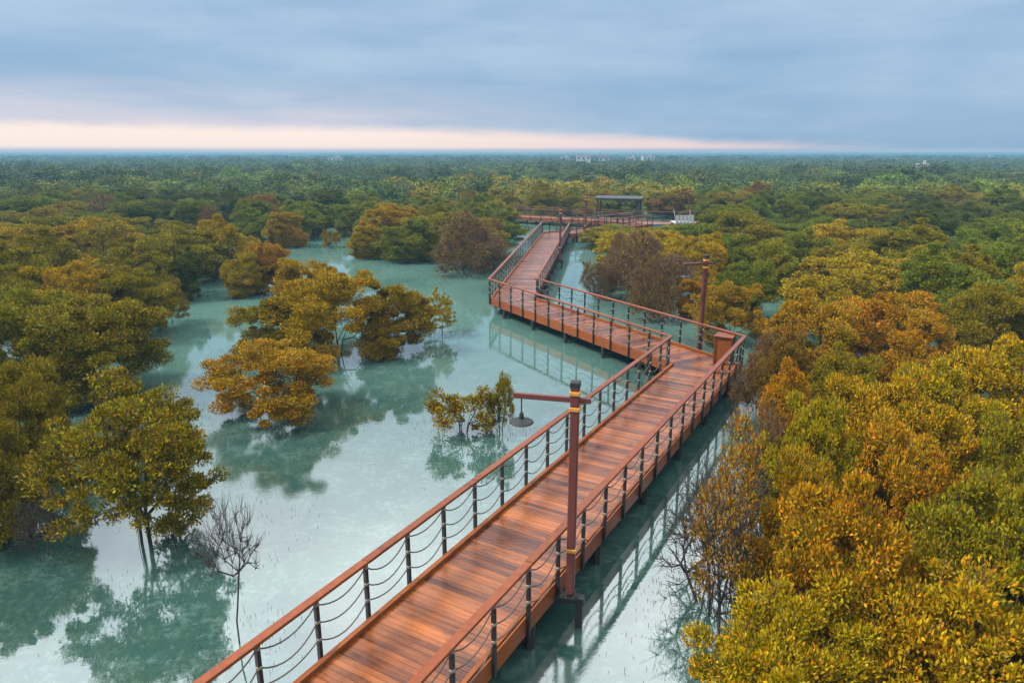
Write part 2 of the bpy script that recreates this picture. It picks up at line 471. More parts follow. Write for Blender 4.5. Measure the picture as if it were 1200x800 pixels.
for sx in (-2.6, 2.6):
    for sy in (-1.1, 1.1):
        b = MB(); b.lathe([(.1, -1.6), (.1, -.16)], (sx, sy, 0), 8); b.build('pile', M['pile'], s1)
for k, sx in enumerate((-1.55, -1.1, .55, 1.3)):
    b = MB(); b.tube([(sx, -.9, 2.26), (sx, -.9, 2.0)], .012, 5); b.lathe([(.11, -.1), (.12, 0), (.04, .08)], (sx, -.9, 1.92), 10); b.build('pendant_light', M['white'], s1)
b = MB(); b.box((0, .75, .42), (3.4, .42, .06)); b.box((-1.4, .75, .2), (.1, .36, .38)); b.box((1.4, .75, .2), (.1, .36, .38)); b.build('seat', M['oldwood'], s1)
s2 = shelter('far dark-roofed shelter half sunk in the canopy at the picture edge', -105.5, 158.0, .1, 8.2, 4.0, .8, 2.35, 2.6)
s3 = shelter('long low dark shelter roof in the haze beyond the open shelter', 20.5, 172.0, 0.0, 8.0, 3.5, .8, 1.9, 2.1)
for s_ in (s2, s3):
    for ch in s_.children:
        if ch.name.startswith('roof'): ch.data.materials[0] = M['roofdark']

# wooden bin in the corner of the deck
o = thing('litter_bin', 'square wooden bin box in the corner of the boardwalk railing', 'litter bin', (8.0, 24.72, DZ+.004), R_(-31))
b = MB()
for sx, sy, lx, ly in ((0, -.27, .58, .03), (0, .27, .58, .03), (-.275, 0, .03, .51), (.275, 0, .03, .51)): b.box((sx, sy, .50), (lx, ly, .96))
b.build('side_panel', M['kerb'], o, bevel=.006)
b = MB()
for sx in (-.28, .28):
    for sy in (-.28, .28): b.box((sx, sy, .50), (.075, .075, 1.0))
b.build('corner_post', M['rail'], o, bevel=.006)
b = MB(); b.box((0, 0, 1.03), (.70, .70, .055)); b.build('lid', M['rail'], o, bevel=.01)

# white landing stage past the shelter
o = thing('landing_stage', 'white landing stage with two raised slanting poles behind the green crowns', 'landing stage', (18.6, 75.5, 0))
b = MB(); b.box((0, 0, 1.15), (2.0, 2.4, .12)); b.build('platform', M['white'], o)
for sx in (-.8, -.4, .0, .4, .8):
    b = MB(); b.box((sx, -1.215, 1.62), (.33, .05, .80)); b.build('panel', M['white'], o)
for sx, tx in ((-.9, -.5), (.75, -.4)):
    b = MB(); b.tube([(sx, -1.1, 1.2), (sx+tx*.3, -1.1, 1.9), (sx+tx*.7, -1.1, 2.6)], .04, 8); b.build('pole', M['white'], o)
for sx in (-.85, .85):
    for sy in (-1, 1):
        b = MB(); b.lathe([(.09, -.8), (.09, 1.085)], (sx, sy, 0), 8); b.build('pile', M['pile'], o)

# ------------------------------------------------------------------ houses on the horizon
def house(label, x, y, wd, dp, ht, roof='flat', m_='white'):
    o = thing('house', label, 'house', (x, y, 0), random.uniform(-.2, .2), 'white houses on the horizon')
    b = MB(); b.box((0, 0, ht/2), (wd, dp, ht)); wl = b.build('wall', M[m_], o)
    b = MB()
    if roof == 'flat':
        b.box((0, 0, ht+.15), (wd+.4, dp+.4, .3)); b.box((wd*.2, 0, ht+.8), (wd*.25, dp*.3, 1.0))
    else:
        q = len(b.v); e = .4
        b.v += [(-wd/2-e, -dp/2-e, ht+.01), (wd/2+e, -dp/2-e, ht+.01), (wd/2+e, dp/2+e, ht+.01), (-wd/2-e, dp/2+e, ht+.01), (-wd/2-e, 0, ht+1.7), (wd/2+e, 0, ht+1.7)]
        for f in ((0, 1, 5, 4), (2, 3, 4, 5), (0, 4, 3), (1, 2, 5), (3, 2, 1, 0)): b.face([q+i for i in f])
    b.build('roof', M['white' if roof == 'flat' else 'roofgrey'], o)
    n = max(2, int(wd/2.4))
    for fl in range(2):
        for k in range(n):
            b = MB(); b.box((-wd/2+wd*(k+.5)/n, -dp/2-.02, ht*(.28+.46*fl)), (1.0, .06, 1.3)); b.build('window', M['glass'], o)
    return o
house('largest white house of the far cluster, flat roofed', 46, 455, 9, 8, 7.6)
house('white house with a grey gabled roof right of the largest one', 60, 462, 7, 7, 6.2, 'gable')
house('small low white house at the left end of the far cluster', 34, 452, 5, 6, 5.9)
house('white house standing apart right of the far cluster', 79, 470, 6, 7, 5.9)
house('white flat house furthest right in the haze behind the lamp', 96, 500, 8, 8, 6.6)
house('pale block alone in the haze at the left', -130, 520, 9, 7, 5.5)
house('little white hut among dark crowns at the far right', 131, 225, 2.6, 3, 5.0)
house('white shed on the shore at the right horizon', 430, 640, 16, 9, 5.6)

# ------------------------------------------------------------------ mangrove trees
def unit(a): return a/np.maximum(np.linalg.norm(a, axis=-1, keepdims=True), 1e-9)
def dome_points(rng, n, low, fill=.72, mind=.15, stray=True):
    """clump centres on a crown built of several rounded tufts (unit dome)"""
    k = rng.integers(9, 13)
    sc = unit(rng.normal(size=(k, 3))*np.array([1, 1, .6])+np.array([0, 0, .08]))
    sc[:, 2] = np.maximum(sc[:, 2], math.sin(R_(low))*.8)
    sr = rng.uniform(.24, .46, k); sc = sc*(rng.uniform(.86, 1.06, k)-sr)[:, None]
    sc = np.vstack([sc, [[0, 0, .2]]]); sr = np.append(sr, .5)
    pr = sr**2/np.sum(sr**2); zmin = math.sin(R_(low))
    pts = []; tries = 0
    while len(pts) < n and tries < n*80:
        tries += 1
        s_ = rng.choice(k+1, p=pr)
        d = unit(rng.normal(size=3)+sc[s_]*.9+np.array([0, 0, .2]))
        p = sc[s_]+d*sr[s_]*(rng.uniform(fill, 1.0) if rng.random() < .8 else rng.uniform(.2, fill))
        if p[2] < zmin: continue
        dd = np.linalg.norm(sc-p, axis=1)/sr; dd[s_] = 9
        if np.any(dd < .72): continue
        if stray and rng.random() < .13: p = p*rng.uniform(1.06, 1.2)
        if all(np.sum((p-q)**2) > mind*mind for q in pts[-220:]): pts.append(p)
    return np.array(pts)
def frusta(P0, P1, r0, r1, n):
    """many tapered tubes at once -> verts, quads"""
    t_ = unit(P1-P0); ref = np.where(np.abs(t_[:, 2:3]) < .9, np.array([[0, 0, 1.]]), np.array([[1., 0, 0]]))
    u = unit(np.cross(t_, ref)); w_ = np.cross(t_, u); k = len(P0)
    a = 2*np.pi*np.arange(n)/n
    ring = u[:, None, :]*np.cos(a)[None, :, None]+w_[:, None, :]*np.sin(a)[None, :, None]
    V = np.concatenate([P0[:, None]+ring*r0[:, None, None], P1[:, None]+ring*r1[:, None, None]], 1).reshape(-1, 3)
    b = (np.arange(k)*2*n)[:, None]; i = np.arange(n)[None]; j = (np.arange(n)+1)[None] % n
    Q = np.stack([b+i, b+j, b+n+j, b+n+i], -1).reshape(-1, 4)
    return V, Q
def tree_meshes(name, seed, Rr, Hh, n_clump=120, per=280, low=-12, zc=.36, stems=4, leafL=.092, leafW=.045, clump=.17, twigs=7, twig_len=1.0, tw_mat='bark', fill=.72, spread=.26, sq=.72, mind=.15, rmin=.0095):
    rng = np.random.default_rng(seed)
    D = dome_points(rng, n_clump, low, fill, mind)
    c0 = np.array([0, 0, zc*Hh])
    C = c0+D*np.array([Rr, Rr, 1])*np.array([1, 1, 0])+np.stack([0*D[:, 0], 0*D[:, 0], np.where(D[:, 2] > 0, D[:, 2]*(Hh-c0[2]-.1), D[:, 2]*c0[2]*1.6)], 1)
    C[:, 2] = np.maximum(C[:, 2], .22)
    nodes = []; par = []; plen = []
    for s_ in range(stems):
        a = 2*math.pi*(s_+rng.uniform(-.3, .3))/stems
        b0 = np.array([math.cos(a), math.sin(a), 0])*.07*Rr; b0[2] = -.35
        b1 = np.array([math.cos(a), math.sin(a), 0])*spread*Rr*rng.uniform(.25, .6); b1[2] = .13*Hh+.1
        b2 = np.array([math.cos(a+.2), math.sin(a+.2), 0])*spread*Rr*rng.uniform(.8, 1.3); b2[2] = .33*Hh*rng.uniform(.8, 1.2)
        nodes += [b0, b1, b2]; k = len(nodes); par += [-1, k-3, k-2]; plen += [0, .3, .3+np.linalg.norm(b2-b1)]
    order = np.argsort(np.linalg.norm(C-np.array([0, 0, .25*Hh]), axis=1))
    isc = [False]*len(nodes)
    for ci in order:
        p = C[ci]; N = np.array(nodes); d = np.linalg.norm(N-p, axis=1)
        cost = d+.28*np.array(plen)+np.where(np.array(par) < 0, 9, 0)+np.where(N[:, 2] > p[2]+.25, .5, 0)
        bi = int(np.argmin(cost)); q = nodes[bi]
        segs = max(1, min(3, int(d[bi]/.45)))
        prev = bi
        for s_ in range(1, segs+1):
            f = s_/(segs)
            x = q+(p-q)*f
            if s_ < segs: x = x+rng.normal(size=3)*.06*d[bi]+np.array([0, 0, -.07*d[bi]*math.sin(f*math.pi)])
            nodes.append(x); par.append(prev); plen.append(plen[prev]+np.linalg.norm(x-nodes[prev])); prev = len(nodes)-1
            isc.append(s_ == segs)
    N = np.array(nodes); P = np.array(par); ex = 2.35
    acc = np.zeros(len(N)); rad = np.zeros(len(N))
    for i in range(len(N)-1, -1, -1):
        acc[i] = max(acc[i], rmin**ex); rad[i] = acc[i]**(1/ex)
        if P[i] >= 0: acc[P[i]] += acc[i]
    sel = np.where(P >= 0)[0]
    r0 = np.minimum(rad[P[sel]], rad[sel]*1.5)
    V, Q = frusta(N[P[sel]], N[sel], r0, rad[sel], 5)
    Vs = [V]; Qs = [Q]; nv = len(V)
    cl = clump*Rr
    if twigs:
        k = len(C)*twigs
        c_ = np.repeat(C, twigs, 0); out_ = unit(c_-np.array([0, 0, .3*Hh]))
        e = c_+unit(out_*.7+rng.normal(size=(k, 3))*.75+np.array([0, 0, .35]))*cl*rng.uniform(.5, 1.25, (k, 1))*twig_len
        mid = (c_+e)/2+rng.normal(size=(k, 3))*.06*cl
        st = c_-out_*cl*.3*rng.uniform(0, 1, (k, 1))
        for (a_, b_, ra, rb) in ((st, mid, .007, .0052), (mid, e, .0052, .0025)):
            V, Q = frusta(a_, b_, np.full(k, ra), np.full(k, rb), 3); Vs.append(V); Qs.append(Q+nv); nv += len(V)
    tm = np_mesh(name+'_trunk', np.concatenate(Vs), np.concatenate(Qs), [M[tw_mat]])
    lm = None
    if per:
        cnt = rng.integers(int(per*.55), int(per*1.45), len(C)); k = int(cnt.sum())
        c_ = np.repeat(C, cnt, 0)
        size = np.repeat(rng.uniform(.45, 1.35, len(C)), cnt)[:, None]*cl
        d = unit(rng.normal(size=(k, 3))); rr = rng.uniform(0, 1, (k, 1))**.45
        out_ = unit(c_-np.array([0, 0, .25*Hh]))
        pos_ = c_+d*rr*size*np.array([1.05, 1.05, sq])
        pos_[:, 2] = np.maximum(pos_[:, 2], .06)
        ax_ = unit(d*.75+out_*.45+rng.normal(size=(k, 3))*.5+np.array([0, 0, .35]))
        nn = np.array([0, 0, .35])+out_*.5+d*.9+rng.normal(size=(k, 3))*.32
        w_ = unit(np.cross(ax_, nn)); n_ = np.cross(w_, ax_)
        L = leafL*rng.uniform(.5, 1.35, (k, 1)); W = leafW*rng.uniform(.75, 1.2, (k, 1))
        m_ = pos_+ax_*L*.5+n_*L*.06
        V = np.stack([pos_, m_+w_*W*.5, pos_+ax_*L, m_-w_*W*.5], 1).reshape(-1, 3)
        lm = np_mesh(name+'_crown', V, np.arange(k*4).reshape(-1, 4), [M['leaf']])
    return tm, lm, Rr, Hh

KIND = {}
KIND['dense'] = [tree_meshes('dense%d' % i, 11+i, 2.4, 4.0, 110, 640, -38, .38, stems=4+i % 3, clump=.165, sq=.55, mind=.17) for i in range(6)]
KIND['open'] = [tree_meshes('open%d' % i, 41+i, 2.3, 4.0, 135, 150, -26, .42, stems=1, clump=.135, twigs=12, fill=.4, spread=.12, sq=.5, mind=.15) for i in range(3)]
KIND['lone'] = [tree_meshes('lone', 57, 2.3, 4.0, 210, 190, -44, .44, stems=4, clump=.125, twigs=11, fill=.25, spread=.12, sq=.55, mind=.12)]
KIND['small'] = [tree_meshes('small%d' % i, 61+i, 1.15, 2.0, 46, 110, -34, .44, stems=4, clump=.18, twigs=7, leafL=.11, fill=.5, spread=.4) for i in range(2)]
KIND['thicket'] = [tree_meshes('thicket%d' % i, 81+i, 2.2, 3.6, 150, 80, -30, .36, stems=7, clump=.19, twigs=26, twig_len=1.15, tw_mat='twig', leafL=.10, spread=.6) for i in range(2)]
KIND['sparse'] = [tree_meshes('sparse%d' % i, 91+i, 1.7, 4.2, 100, 55, -20, .45, stems=5, clump=.17, twigs=12, spread=.4) for i in range(2)]
KIND['bare'] = [tree_meshes('bare%d' % i, 101+i, 1.1, 2.4, 80 if i == 0 else 150, 0, 14 if i == 0 else -10, .36, stems=1 if i == 0 else 4, clump=.2, twigs=6, twig_len=1.5, mind=.16, rmin=.006 if i == 0 else .0075, fill=.45, tw_mat='bark', spread=.25 if i == 0 else .9) for i in range(2)]
COLR = {'yellow': (.350, .222, .004), 'olive': (.215, .162, .005), 'green': (.130, .155, .009), 'orange': (.37, .175, .006), 'rust': (.20, .100, .014), 'dark': (.068, .086, .012), 'brown': (.17, .085, .02)}
treelist = []
rt = random.Random(5)
def tree(name, kind, x, y, rad, ht, colour, label, group='mangrove trees', cat='tree', jit=.10):
    var = KIND[kind]; tm, lm, r0, h0 = var[rt.randrange(len(var))] if kind != 'bare' else var[0 if 'thin' in label else 1]
    rz = rt.uniform(0, 6.28)
    if kind == 'lone':   # crown leans to the right of its foot
        cv_ = np.empty(len(lm.vertices)*3, np.float32); lm.vertices.foreach_get('co', cv_); cm = cv_.reshape(-1, 3).mean(0)
        rz = -math.atan2(cm[1], cm[0])
    o = thing(name, label, cat, (x, y, 0), rz, group)
    sxy = rad/r0/1.07; o.scale = (sxy, sxy, ht/h0/.95)
    c_ = COLR[colour]; j = [1+rt.uniform(-jit, jit)*k for k in (1.2, .8, 1)]
    put('trunk', tm, o)
    if lm:
        cr = put('crown', lm, o); cr.color = (c_[0]*j[0], c_[1]*j[1], c_[2]*j[2], 1)
    treelist.append((x, y, rad, ht))
    return o
TREES = [
    ('mangrove_tree', 'lone', -8.18, 13.47, 1.95, 4.11, 'olive', 'open-crowned olive mangrove standing alone in the left water, its branches showing', 'mangrove trees', 'tree'),
    ('mangrove_tree', 'dense', -7.89, 21.23, 2.09, 2.9, 'orange', 'low round orange-yellow mangrove in front of the lagoon islet', 'mangrove trees', 'tree'),
    ('mangrove_tree', 'dense', -10.32, 28.06, 1.87, 2.97, 'olive', 'left lobe of the lagoon islet, olive mangrove behind the orange one', 'mangrove trees', 'tree'),
    ('mangrove_tree', 'dense', -7.57, 28.32, 2.42, 4.15, 'yellow', 'tallest yellow-olive mangrove in the middle of the lagoon islet', 'mangrove trees', 'tree'),
    ('mangrove_tree', 'dense', -10.35, 35.34, 2.23, 3.63, 'yellow', 'yellow mangrove crown at the back of the lagoon islet', 'mangrove trees', 'tree'),
    ('mangrove_tree', 'dense', -5.33, 28.85, 1.99, 3.41, 'olive', 'olive mangrove on the right flank of the lagoon islet', 'mangrove trees', 'tree'),
    ('mangrove_tree', 'open', -3.41, 31.79, 0.98, 2.13, 'yellow', 'small yellow mangrove at the right tip of the lagoon islet', 'mangrove trees', 'tree'),
    ('mangrove_shrub', 'small', -1.54, 19.73, 1.13, 1.79, 'olive', 'small thin mangrove shrub alone in the open water', 'young mangrove shrubs', 'shrub'),
    ('mangrove_shrub', 'small', -0.35, 19.86, 0.55, 2.1, 'olive', 'upright wispy mangrove shrub beside the hanging lamp shade', 'young mangrove shrubs', 'shrub'),
    ('mangrove_tree', 'open', -17.29, 33.83, 1.03, 2.72, 'olive', 'small dark olive mangrove at the edge of the left thicket', 'mangrove trees', 'tree'),
    ('mangrove_shrub', 'small', -17.26, 32.44, 0.5, 1.54, 'orange', 'tiny orange mangrove shrub at the foot of the left thicket', 'young mangrove shrubs', 'shrub'),
    ('mangrove_shrub', 'small', -15.86, 42.31, 1.01, 2.0, 'yellow', 'round little yellow mangrove shrub out in the inlet', 'young mangrove shrubs', 'shrub'),
    ('mangrove_shrub', 'small', -17.75, 43.44, 0.71, 1.44, 'yellow', 'tiny yellow mangrove shrub left of the round little one', 'young mangrove shrubs', 'shrub'),
    ('mangrove_tree', 'dense', -20.78, 64.0, 2.37, 3.85, 'yellow', 'yellow umbrella-shaped mangrove at the head of the inlet', 'mangrove trees', 'tree'),
    ('mangrove_shrub', 'small', -16.79, 63.4, 1.02, 1.88, 'olive', 'small olive shrub right of the umbrella-shaped mangrove', 'young mangrove shrubs', 'shrub'),
    ('mangrove_tree', 'dense', -11.64, 56.94, 2.05, 3.25, 'yellow', 'yellow mangrove at the lagoon edge left of the brown thicket', 'mangrove trees', 'tree'),
    ('mangrove_tree', 'dense', -7.88, 55.52, 3.1, 3.92, 'green', 'green mangrove between the yellow one and the brown thicket', 'mangrove trees', 'tree'),
    ('mangrove_tree', 'thicket', -3.24, 49.32, 3.43, 4.54, 'brown', 'bare brown twiggy mangrove thicket left of the receding deck span', 'mangrove trees', 'tree'),
    ('mangrove_tree', 'thicket', -1.89, 57.92, 1.8, 3.58, 'brown', 'brown twiggy mangrove close against the receding deck railing', 'mangrove trees', 'tree'),
    ('mangrove_tree', 'dense', -6.01, 63.92, 2.77, 3.62, 'olive', 'olive mangrove crown rising behind the brown thicket', 'mangrove trees', 'tree'),
    ('mangrove_tree', 'dense', -14.7, 22.78, 2.65, 4.2, 'olive', 'broad olive mangrove fronting the left thicket', 'mangrove trees', 'tree'),
    ('mangrove_tree', 'dense', -17.22, 23.14, 2.68, 4.4, 'olive', 'olive mangrove at the left frame edge behind the broad one', 'mangrove trees', 'tree'),
    ('mangrove_tree', 'dense', -12.33, 15.97, 1.38, 3.9, 'olive', 'mangrove at the left frame edge above the leaning orange one', 'mangrove trees', 'tree'),
    ('mangrove_tree', 'dense', -11.45, 13.88, 1.22, 3.4, 'olive', 'orange-flecked mangrove leaning in at the left frame edge', 'mangrove trees', 'tree'),
    ('mangrove_tree', 'dense', -17.93, 31.03, 2.07, 3.9, 'olive', 'olive crown behind the broad mangrove of the left thicket', 'mangrove trees', 'tree'),
    ('mangrove_tree', 'dense', -33.51, 48.07, 3.29, 4.4, 'yellow', 'yellow crown on top of the left thicket near the frame edge', 'mangrove trees', 'tree'),
    ('mangrove_tree', 'dense', -30.75, 50.27, 3.13, 4.4, 'yellow', 'yellow crown at the highest point of the left thicket', 'mangrove trees', 'tree'),
    ('mangrove_tree', 'dense', -25.44, 38.07, 2.63, 4.3, 'olive', 'olive crown in front of the highest yellow ones of the left thicket', 'mangrove trees', 'tree'),
    ('mangrove_tree', 'dense', -34.2, 44.19, 3.03, 4.4, 'yellow', 'yellow crown cut by the left frame edge', 'mangrove trees', 'tree'),
    ('mangrove_tree', 'dense', -21.77, 39.91, 2.75, 4.2, 'olive', 'olive crown halfway along the back of the left thicket', 'mangrove trees', 'tree'),
    ('mangrove_tree', 'dense', -22.33, 45.29, 3.11, 4.3, 'olive', 'tall olive crown at the right end of the left thicket', 'mangrove trees', 'tree'),
    ('mangrove_tree', 'dense', -19.4, 40.0, 1.41, 3.0, 'dark', 'mangrove with shade put into its leaf colour on the right side of the left thicket', 'mangrove trees', 'tree'),  # dark leaf colour paints in the shade on this side of the thicket
    ('mangrove_tree', 'dense', -19.91, 47.68, 2.38, 4.2, 'yellow', 'yellow crown right behind the left thicket', 'mangrove trees', 'tree'),
    ('mangrove_tree', 'dense', -15.59, 42.57, 1.71, 3.5, 'orange', 'orange-yellow mangrove beside the head of the inlet', 'mangrove trees', 'tree'),
    ('mangrove_tree', 'dense', -16.31, 41.19, 1.55, 3.2, 'yellow', 'low yellow mangrove on the near bank of the inlet', 'mangrove trees', 'tree'),
    ('mangrove_tree', 'dense', -20.12, 31.11, 2.37, 4.2, 'yellow', 'yellow-olive crown in the heart of the left thicket', 'mangrove trees', 'tree'),
    ('mangrove_tree', 'dense', -23.14, 30.95, 2.35, 4.3, 'olive', 'olive crown second from the left frame edge', 'mangrove trees', 'tree'),
    ('mangrove_tree', 'dense', -14.55, 42.75, 1.35, 2.2, 'yellow', 'low yellow mangrove just above the lagoon islet', 'mangrove trees', 'tree'),
    ('bare_tree', 'bare', -4.87, 10.33, 0.62, 2.77, 'olive', 'thin leafless sapling standing in the water left of the deck', 'leafless trees', 'tree'),
    ('bare_tree', 'bare', -10.05, 12.91, 0.54, 1.68, 'olive', 'leafless scrub beside the orange-flecked mangrove', 'leafless trees', 'tree'),
    ('mangrove_tree', 'dense', 3.59, 7.48, 1.53, 3.3, 'yellow', 'lowest yellow mangrove crown at the bottom right by the water', 'mangrove trees', 'tree'),
    ('mangrove_tree', 'dense', 5.6, 7.5, 1.83, 3.7, 'yellow', 'bright yellow-olive crown filling the bottom right corner', 'mangrove trees', 'tree'),
    ('mangrove_tree', 'dense', 7.24, 7.6, 1.67, 4.0, 'olive', 'olive crown cut by the right frame edge low down', 'mangrove trees', 'tree'),
    ('mangrove_tree', 'dense', 5.08, 8.75, 1.57, 4.0, 'orange', 'orange crown in the middle of the near right thicket', 'mangrove trees', 'tree'),
    ('mangrove_tree', 'dense', 7.35, 9.47, 1.6, 4.2, 'olive', 'olive crown above the bright corner crown', 'mangrove trees', 'tree'),
    ('mangrove_tree', 'sparse', 3.8, 10.45, 0.73, 4.4, 'orange', 'slender orange mangrove at the water edge right of the deck', 'mangrove trees', 'tree'),
    ('mangrove_tree', 'dense', 5.03, 10.44, 1.09, 4.0, 'orange', 'orange-brown crown right of the slender mangrove', 'mangrove trees', 'tree'),
    ('mangrove_tree', 'dense', 7.32, 11.31, 1.4, 4.2, 'orange', 'orange-tinged crown midway up the near right thicket', 'mangrove trees', 'tree'),
    ('mangrove_tree', 'dense', 6.42, 13.35, 1.18, 4.0, 'yellow', 'yellow crown nearest the corner of the boardwalk', 'mangrove trees', 'tree'),
    ('mangrove_tree', 'dense', 8.41, 14.08, 1.61, 4.3, 'yellow', 'broad yellow crown in the upper near right thicket', 'mangrove trees', 'tree'),
    ('mangrove_tree', 'dense', 11.93, 15.94, 2.01, 4.4, 'yellow', 'yellow-olive crown at the right frame edge halfway up', 'mangrove trees', 'tree'),
    ('mangrove_tree', 'dense', 10.04, 11.94, 1.31, 4.3, 'olive', 'olive crown at the right frame edge under the yellow one', 'mangrove trees', 'tree'),
    ('mangrove_tree', 'dense', 11.05, 23.49, 1.97, 4.1, 'orange', 'deep orange crown beyond the near right thicket', 'mangrove trees', 'tree'),
    ('mangrove_tree', 'dense', 13.59, 24.3, 2.03, 4.2, 'orange', 'orange-brown crown beside the deep orange one', 'mangrove trees', 'tree'),
    ('mangrove_tree', 'dense', 8.92, 21.03, 1.1, 3.4, 'rust', 'rusty mangrove at the foot of the deep orange crown', 'mangrove trees', 'tree'),
    ('mangrove_tree', 'thicket', 8.29, 21.63, 0.99, 2.8, 'rust', 'rusty twiggy mangrove just right of the wooden bin', 'mangrove trees', 'tree'),
    ('mangrove_tree', 'dense', 20.12, 31.11, 2.56, 4.2, 'green', 'dark green crown right of the orange ones', 'mangrove trees', 'tree'),
    ('mangrove_tree', 'dense', 26.25, 35.62, 2.69, 4.3, 'green', 'green crown at the right frame edge in the middle distance', 'mangrove trees', 'tree'),
    ('mangrove_tree', 'dense', 18.15, 25.03, 1.93, 4.2, 'olive', 'olive crown below the green one at the right frame edge', 'mangrove trees', 'tree'),
    ('mangrove_tree', 'thicket', 7.6, 39.71, 2.62, 4.22, 'brown', 'tall brown twiggy mangrove right of the channel', 'mangrove trees', 'tree'),
    ('mangrove_tree', 'thicket', 8.71, 37.41, 2.12, 3.44, 'brown', 'brown twiggy mangrove left of the second lamp post', 'mangrove trees', 'tree'),
    ('mangrove_tree', 'thicket', 6.73, 43.44, 1.25, 3.72, 'rust', 'rusty mangrove at the edge of the channel', 'mangrove trees', 'tree'),
    ('mangrove_tree', 'thicket', 5.07, 39.71, 1.0, 2.64, 'rust', 'small rusty twiggy mangrove by the far deck railing', 'mangrove trees', 'tree'),
    ('mangrove_tree', 'thicket', 7.2, 34.57, 1.31, 3.39, 'rust', 'rusty mangrove bush in front of the brown thicket by the far railing', 'mangrove trees', 'tree'),
    ('mangrove_tree', 'dense', 9.89, 30.25, 1.66, 3.25, 'orange', 'vivid orange mangrove right behind the second lamp post', 'mangrove trees', 'tree'),
    ('mangrove_tree', 'dense', 9.89, 35.34, 1.35, 2.47, 'orange', 'orange mangrove left of the second lamp post', 'mangrove trees', 'tree'),
    ('mangrove_tree', 'dense', 14.15, 55.26, 2.75, 3.6, 'green', 'yellow-green crown just below the white landing stage', 'mangrove trees', 'tree'),
    ('mangrove_tree', 'dense', 14.67, 47.01, 2.64, 3.8, 'green', 'green crown right of the white landing stage', 'mangrove trees', 'tree'),
    ('mangrove_tree', 'dense', 15.71, 41.76, 2.36, 3.8, 'olive', 'olive crown behind the vivid orange mangrove', 'mangrove trees', 'tree'),
    ('mangrove_tree', 'dense', 12.13, 35.56, 1.8, 3.6, 'green', 'green crown above the second lamp arm', 'mangrove trees', 'tree'),
    ('mangrove_tree', 'dense', 23.51, 49.04, 3.36, 4.2, 'yellow', 'yellow crown on the rise of the right canopy', 'mangrove trees', 'tree'),
    ('mangrove_tree', 'dense', 19.1, 44.96, 2.25, 4.0, 'green', 'green crown left of the yellow one on the right canopy', 'mangrove trees', 'tree'),
    ('mangrove_tree', 'dense', 10.65, 57.82, 2.52, 2.6, 'green', 'low green crown in front of the open shelter', 'mangrove trees', 'tree'),
    ('mangrove_tree', 'dense', 25.94, 45.18, 3.1, 4.2, 'olive', 'olive crown to the right of the yellow one on the right canopy', 'mangrove trees', 'tree'),
    ('mangrove_tree', 'dense', 10.37, 15.42, 1.54, 4.2, 'yellow', 'yellow crown between the broad yellow one and the right frame edge', 'mangrove trees', 'tree'),
    ('mangrove_tree', 'dense', 6.58, 15.07, 1.01, 3.6, 'orange', 'orange-brown crown just below the wooden bin corner', 'mangrove trees', 'tree'),
    ('mangrove_tree', 'dense', 9.58, 18.16, 1.32, 3.6, 'olive', 'olive crown in front of the deep orange crown', 'mangrove trees', 'tree'),
    ('mangrove_tree', 'dense', 13.86, 22.02, 1.57, 3.8, 'orange', 'orange crown in front of the orange-brown one', 'mangrove trees', 'tree'),
    ('mangrove_tree', 'thicket', 5.8, 14.0, 0.86, 3.2, 'rust', 'rusty twiggy mangrove behind the slender mangrove', 'mangrove trees', 'tree'),
    ('bare_tree', 'bare', 4.3, 12.69, 1.14, 2.78, 'olive', 'tall leafless tangle of dark twigs right beside the slender orange mangrove', 'leafless trees', 'tree'),
    ('bare_tree', 'bare', 3.8, 11.28, 1.11, 2.73, 'olive', 'leafless crooked branches at the water edge below the slender mangrove', 'leafless trees', 'tree'),
    ('bare_tree', 'bare', 4.47, 10.71, 0.91, 2.36, 'olive', 'leafless brown scrub under the near right crowns', 'leafless trees', 'tree'),
]
for tr_ in TREES: tree(*tr_)

# canopy beyond the hand-set trees: one object per tree while single crowns can be told apart
CP = math.atan(220/800); CC, CS = math.cos(CP), math.sin(CP); HC = 8.4
def frame_xy(X, Y, Z=0.0):
    Zr = Z-HC; dep = Y*CC-Zr*CS
    return (X/dep, (Y*CS+Zr*CC)/dep, dep)
def inside(p, poly):
    r = False; n = len(poly)
    for i in range(n):
        (x1, y1), (x2, y2) = poly[i], poly[(i+1) % n]
        if (y1 > p[1]) != (y2 > p[1]) and p[0] < (x2-x1)*(p[1]-y1)/(y2-y1)+x1: r = not r
    return r
OPEN = [ (-14.1, 9.3), (-20.6, 16.7), (-16.2, 22.6), (-16.0, 30.5), (-23.3, 40.7), (-22.5, 44.3), (-21.0, 48.6), (-22.1, 56.0), (-21.8, 63.4), (-19.0, 68.6), (-18.0, 73.0), (-13.6, 63.4), (-10.0, 55.1), (-3.9, 47.9), (-0.8, 52.4), (1.0, 64.6), (3.6, 85.8), (8.7, 78.0), (6.7, 57.9), (5.0, 43.4), (6.8, 37.8), (9.5, 31.8), (10.1, 25.5), (6.7, 18.9), (4.5, 13.4), (3.0, 9.3) ]          # open water, world metres
def seg_dist(p, a, b):
    dx, dy = b[0]-a[0], b[1]-a[1]; f = max(0, min(1, ((p[0]-a[0])*dx+(p[1]-a[1])*dy)/(dx*dx+dy*dy)))
    return math.hypot(p[0]-a[0]-dx*f, p[1]-a[1]-dy*f)
WALKS = [[lerp(a, b, .5) for a, b in zip(Lp, Rp)], [lerp(a, b, .5) for a, b in zip(A2, B2)]]
def near_walk(x, y):
    return min(seg_dist((x, y), w_[i], w_[i+1]) for w_ in WALKS for i in range(len(w_)-1))
rf = random.Random(21)
NEAR_END = 118.0
cells = {}
def place(x, y, r): cells.setdefault((int(x//6), int(y//6)), []).append((x, y, r))
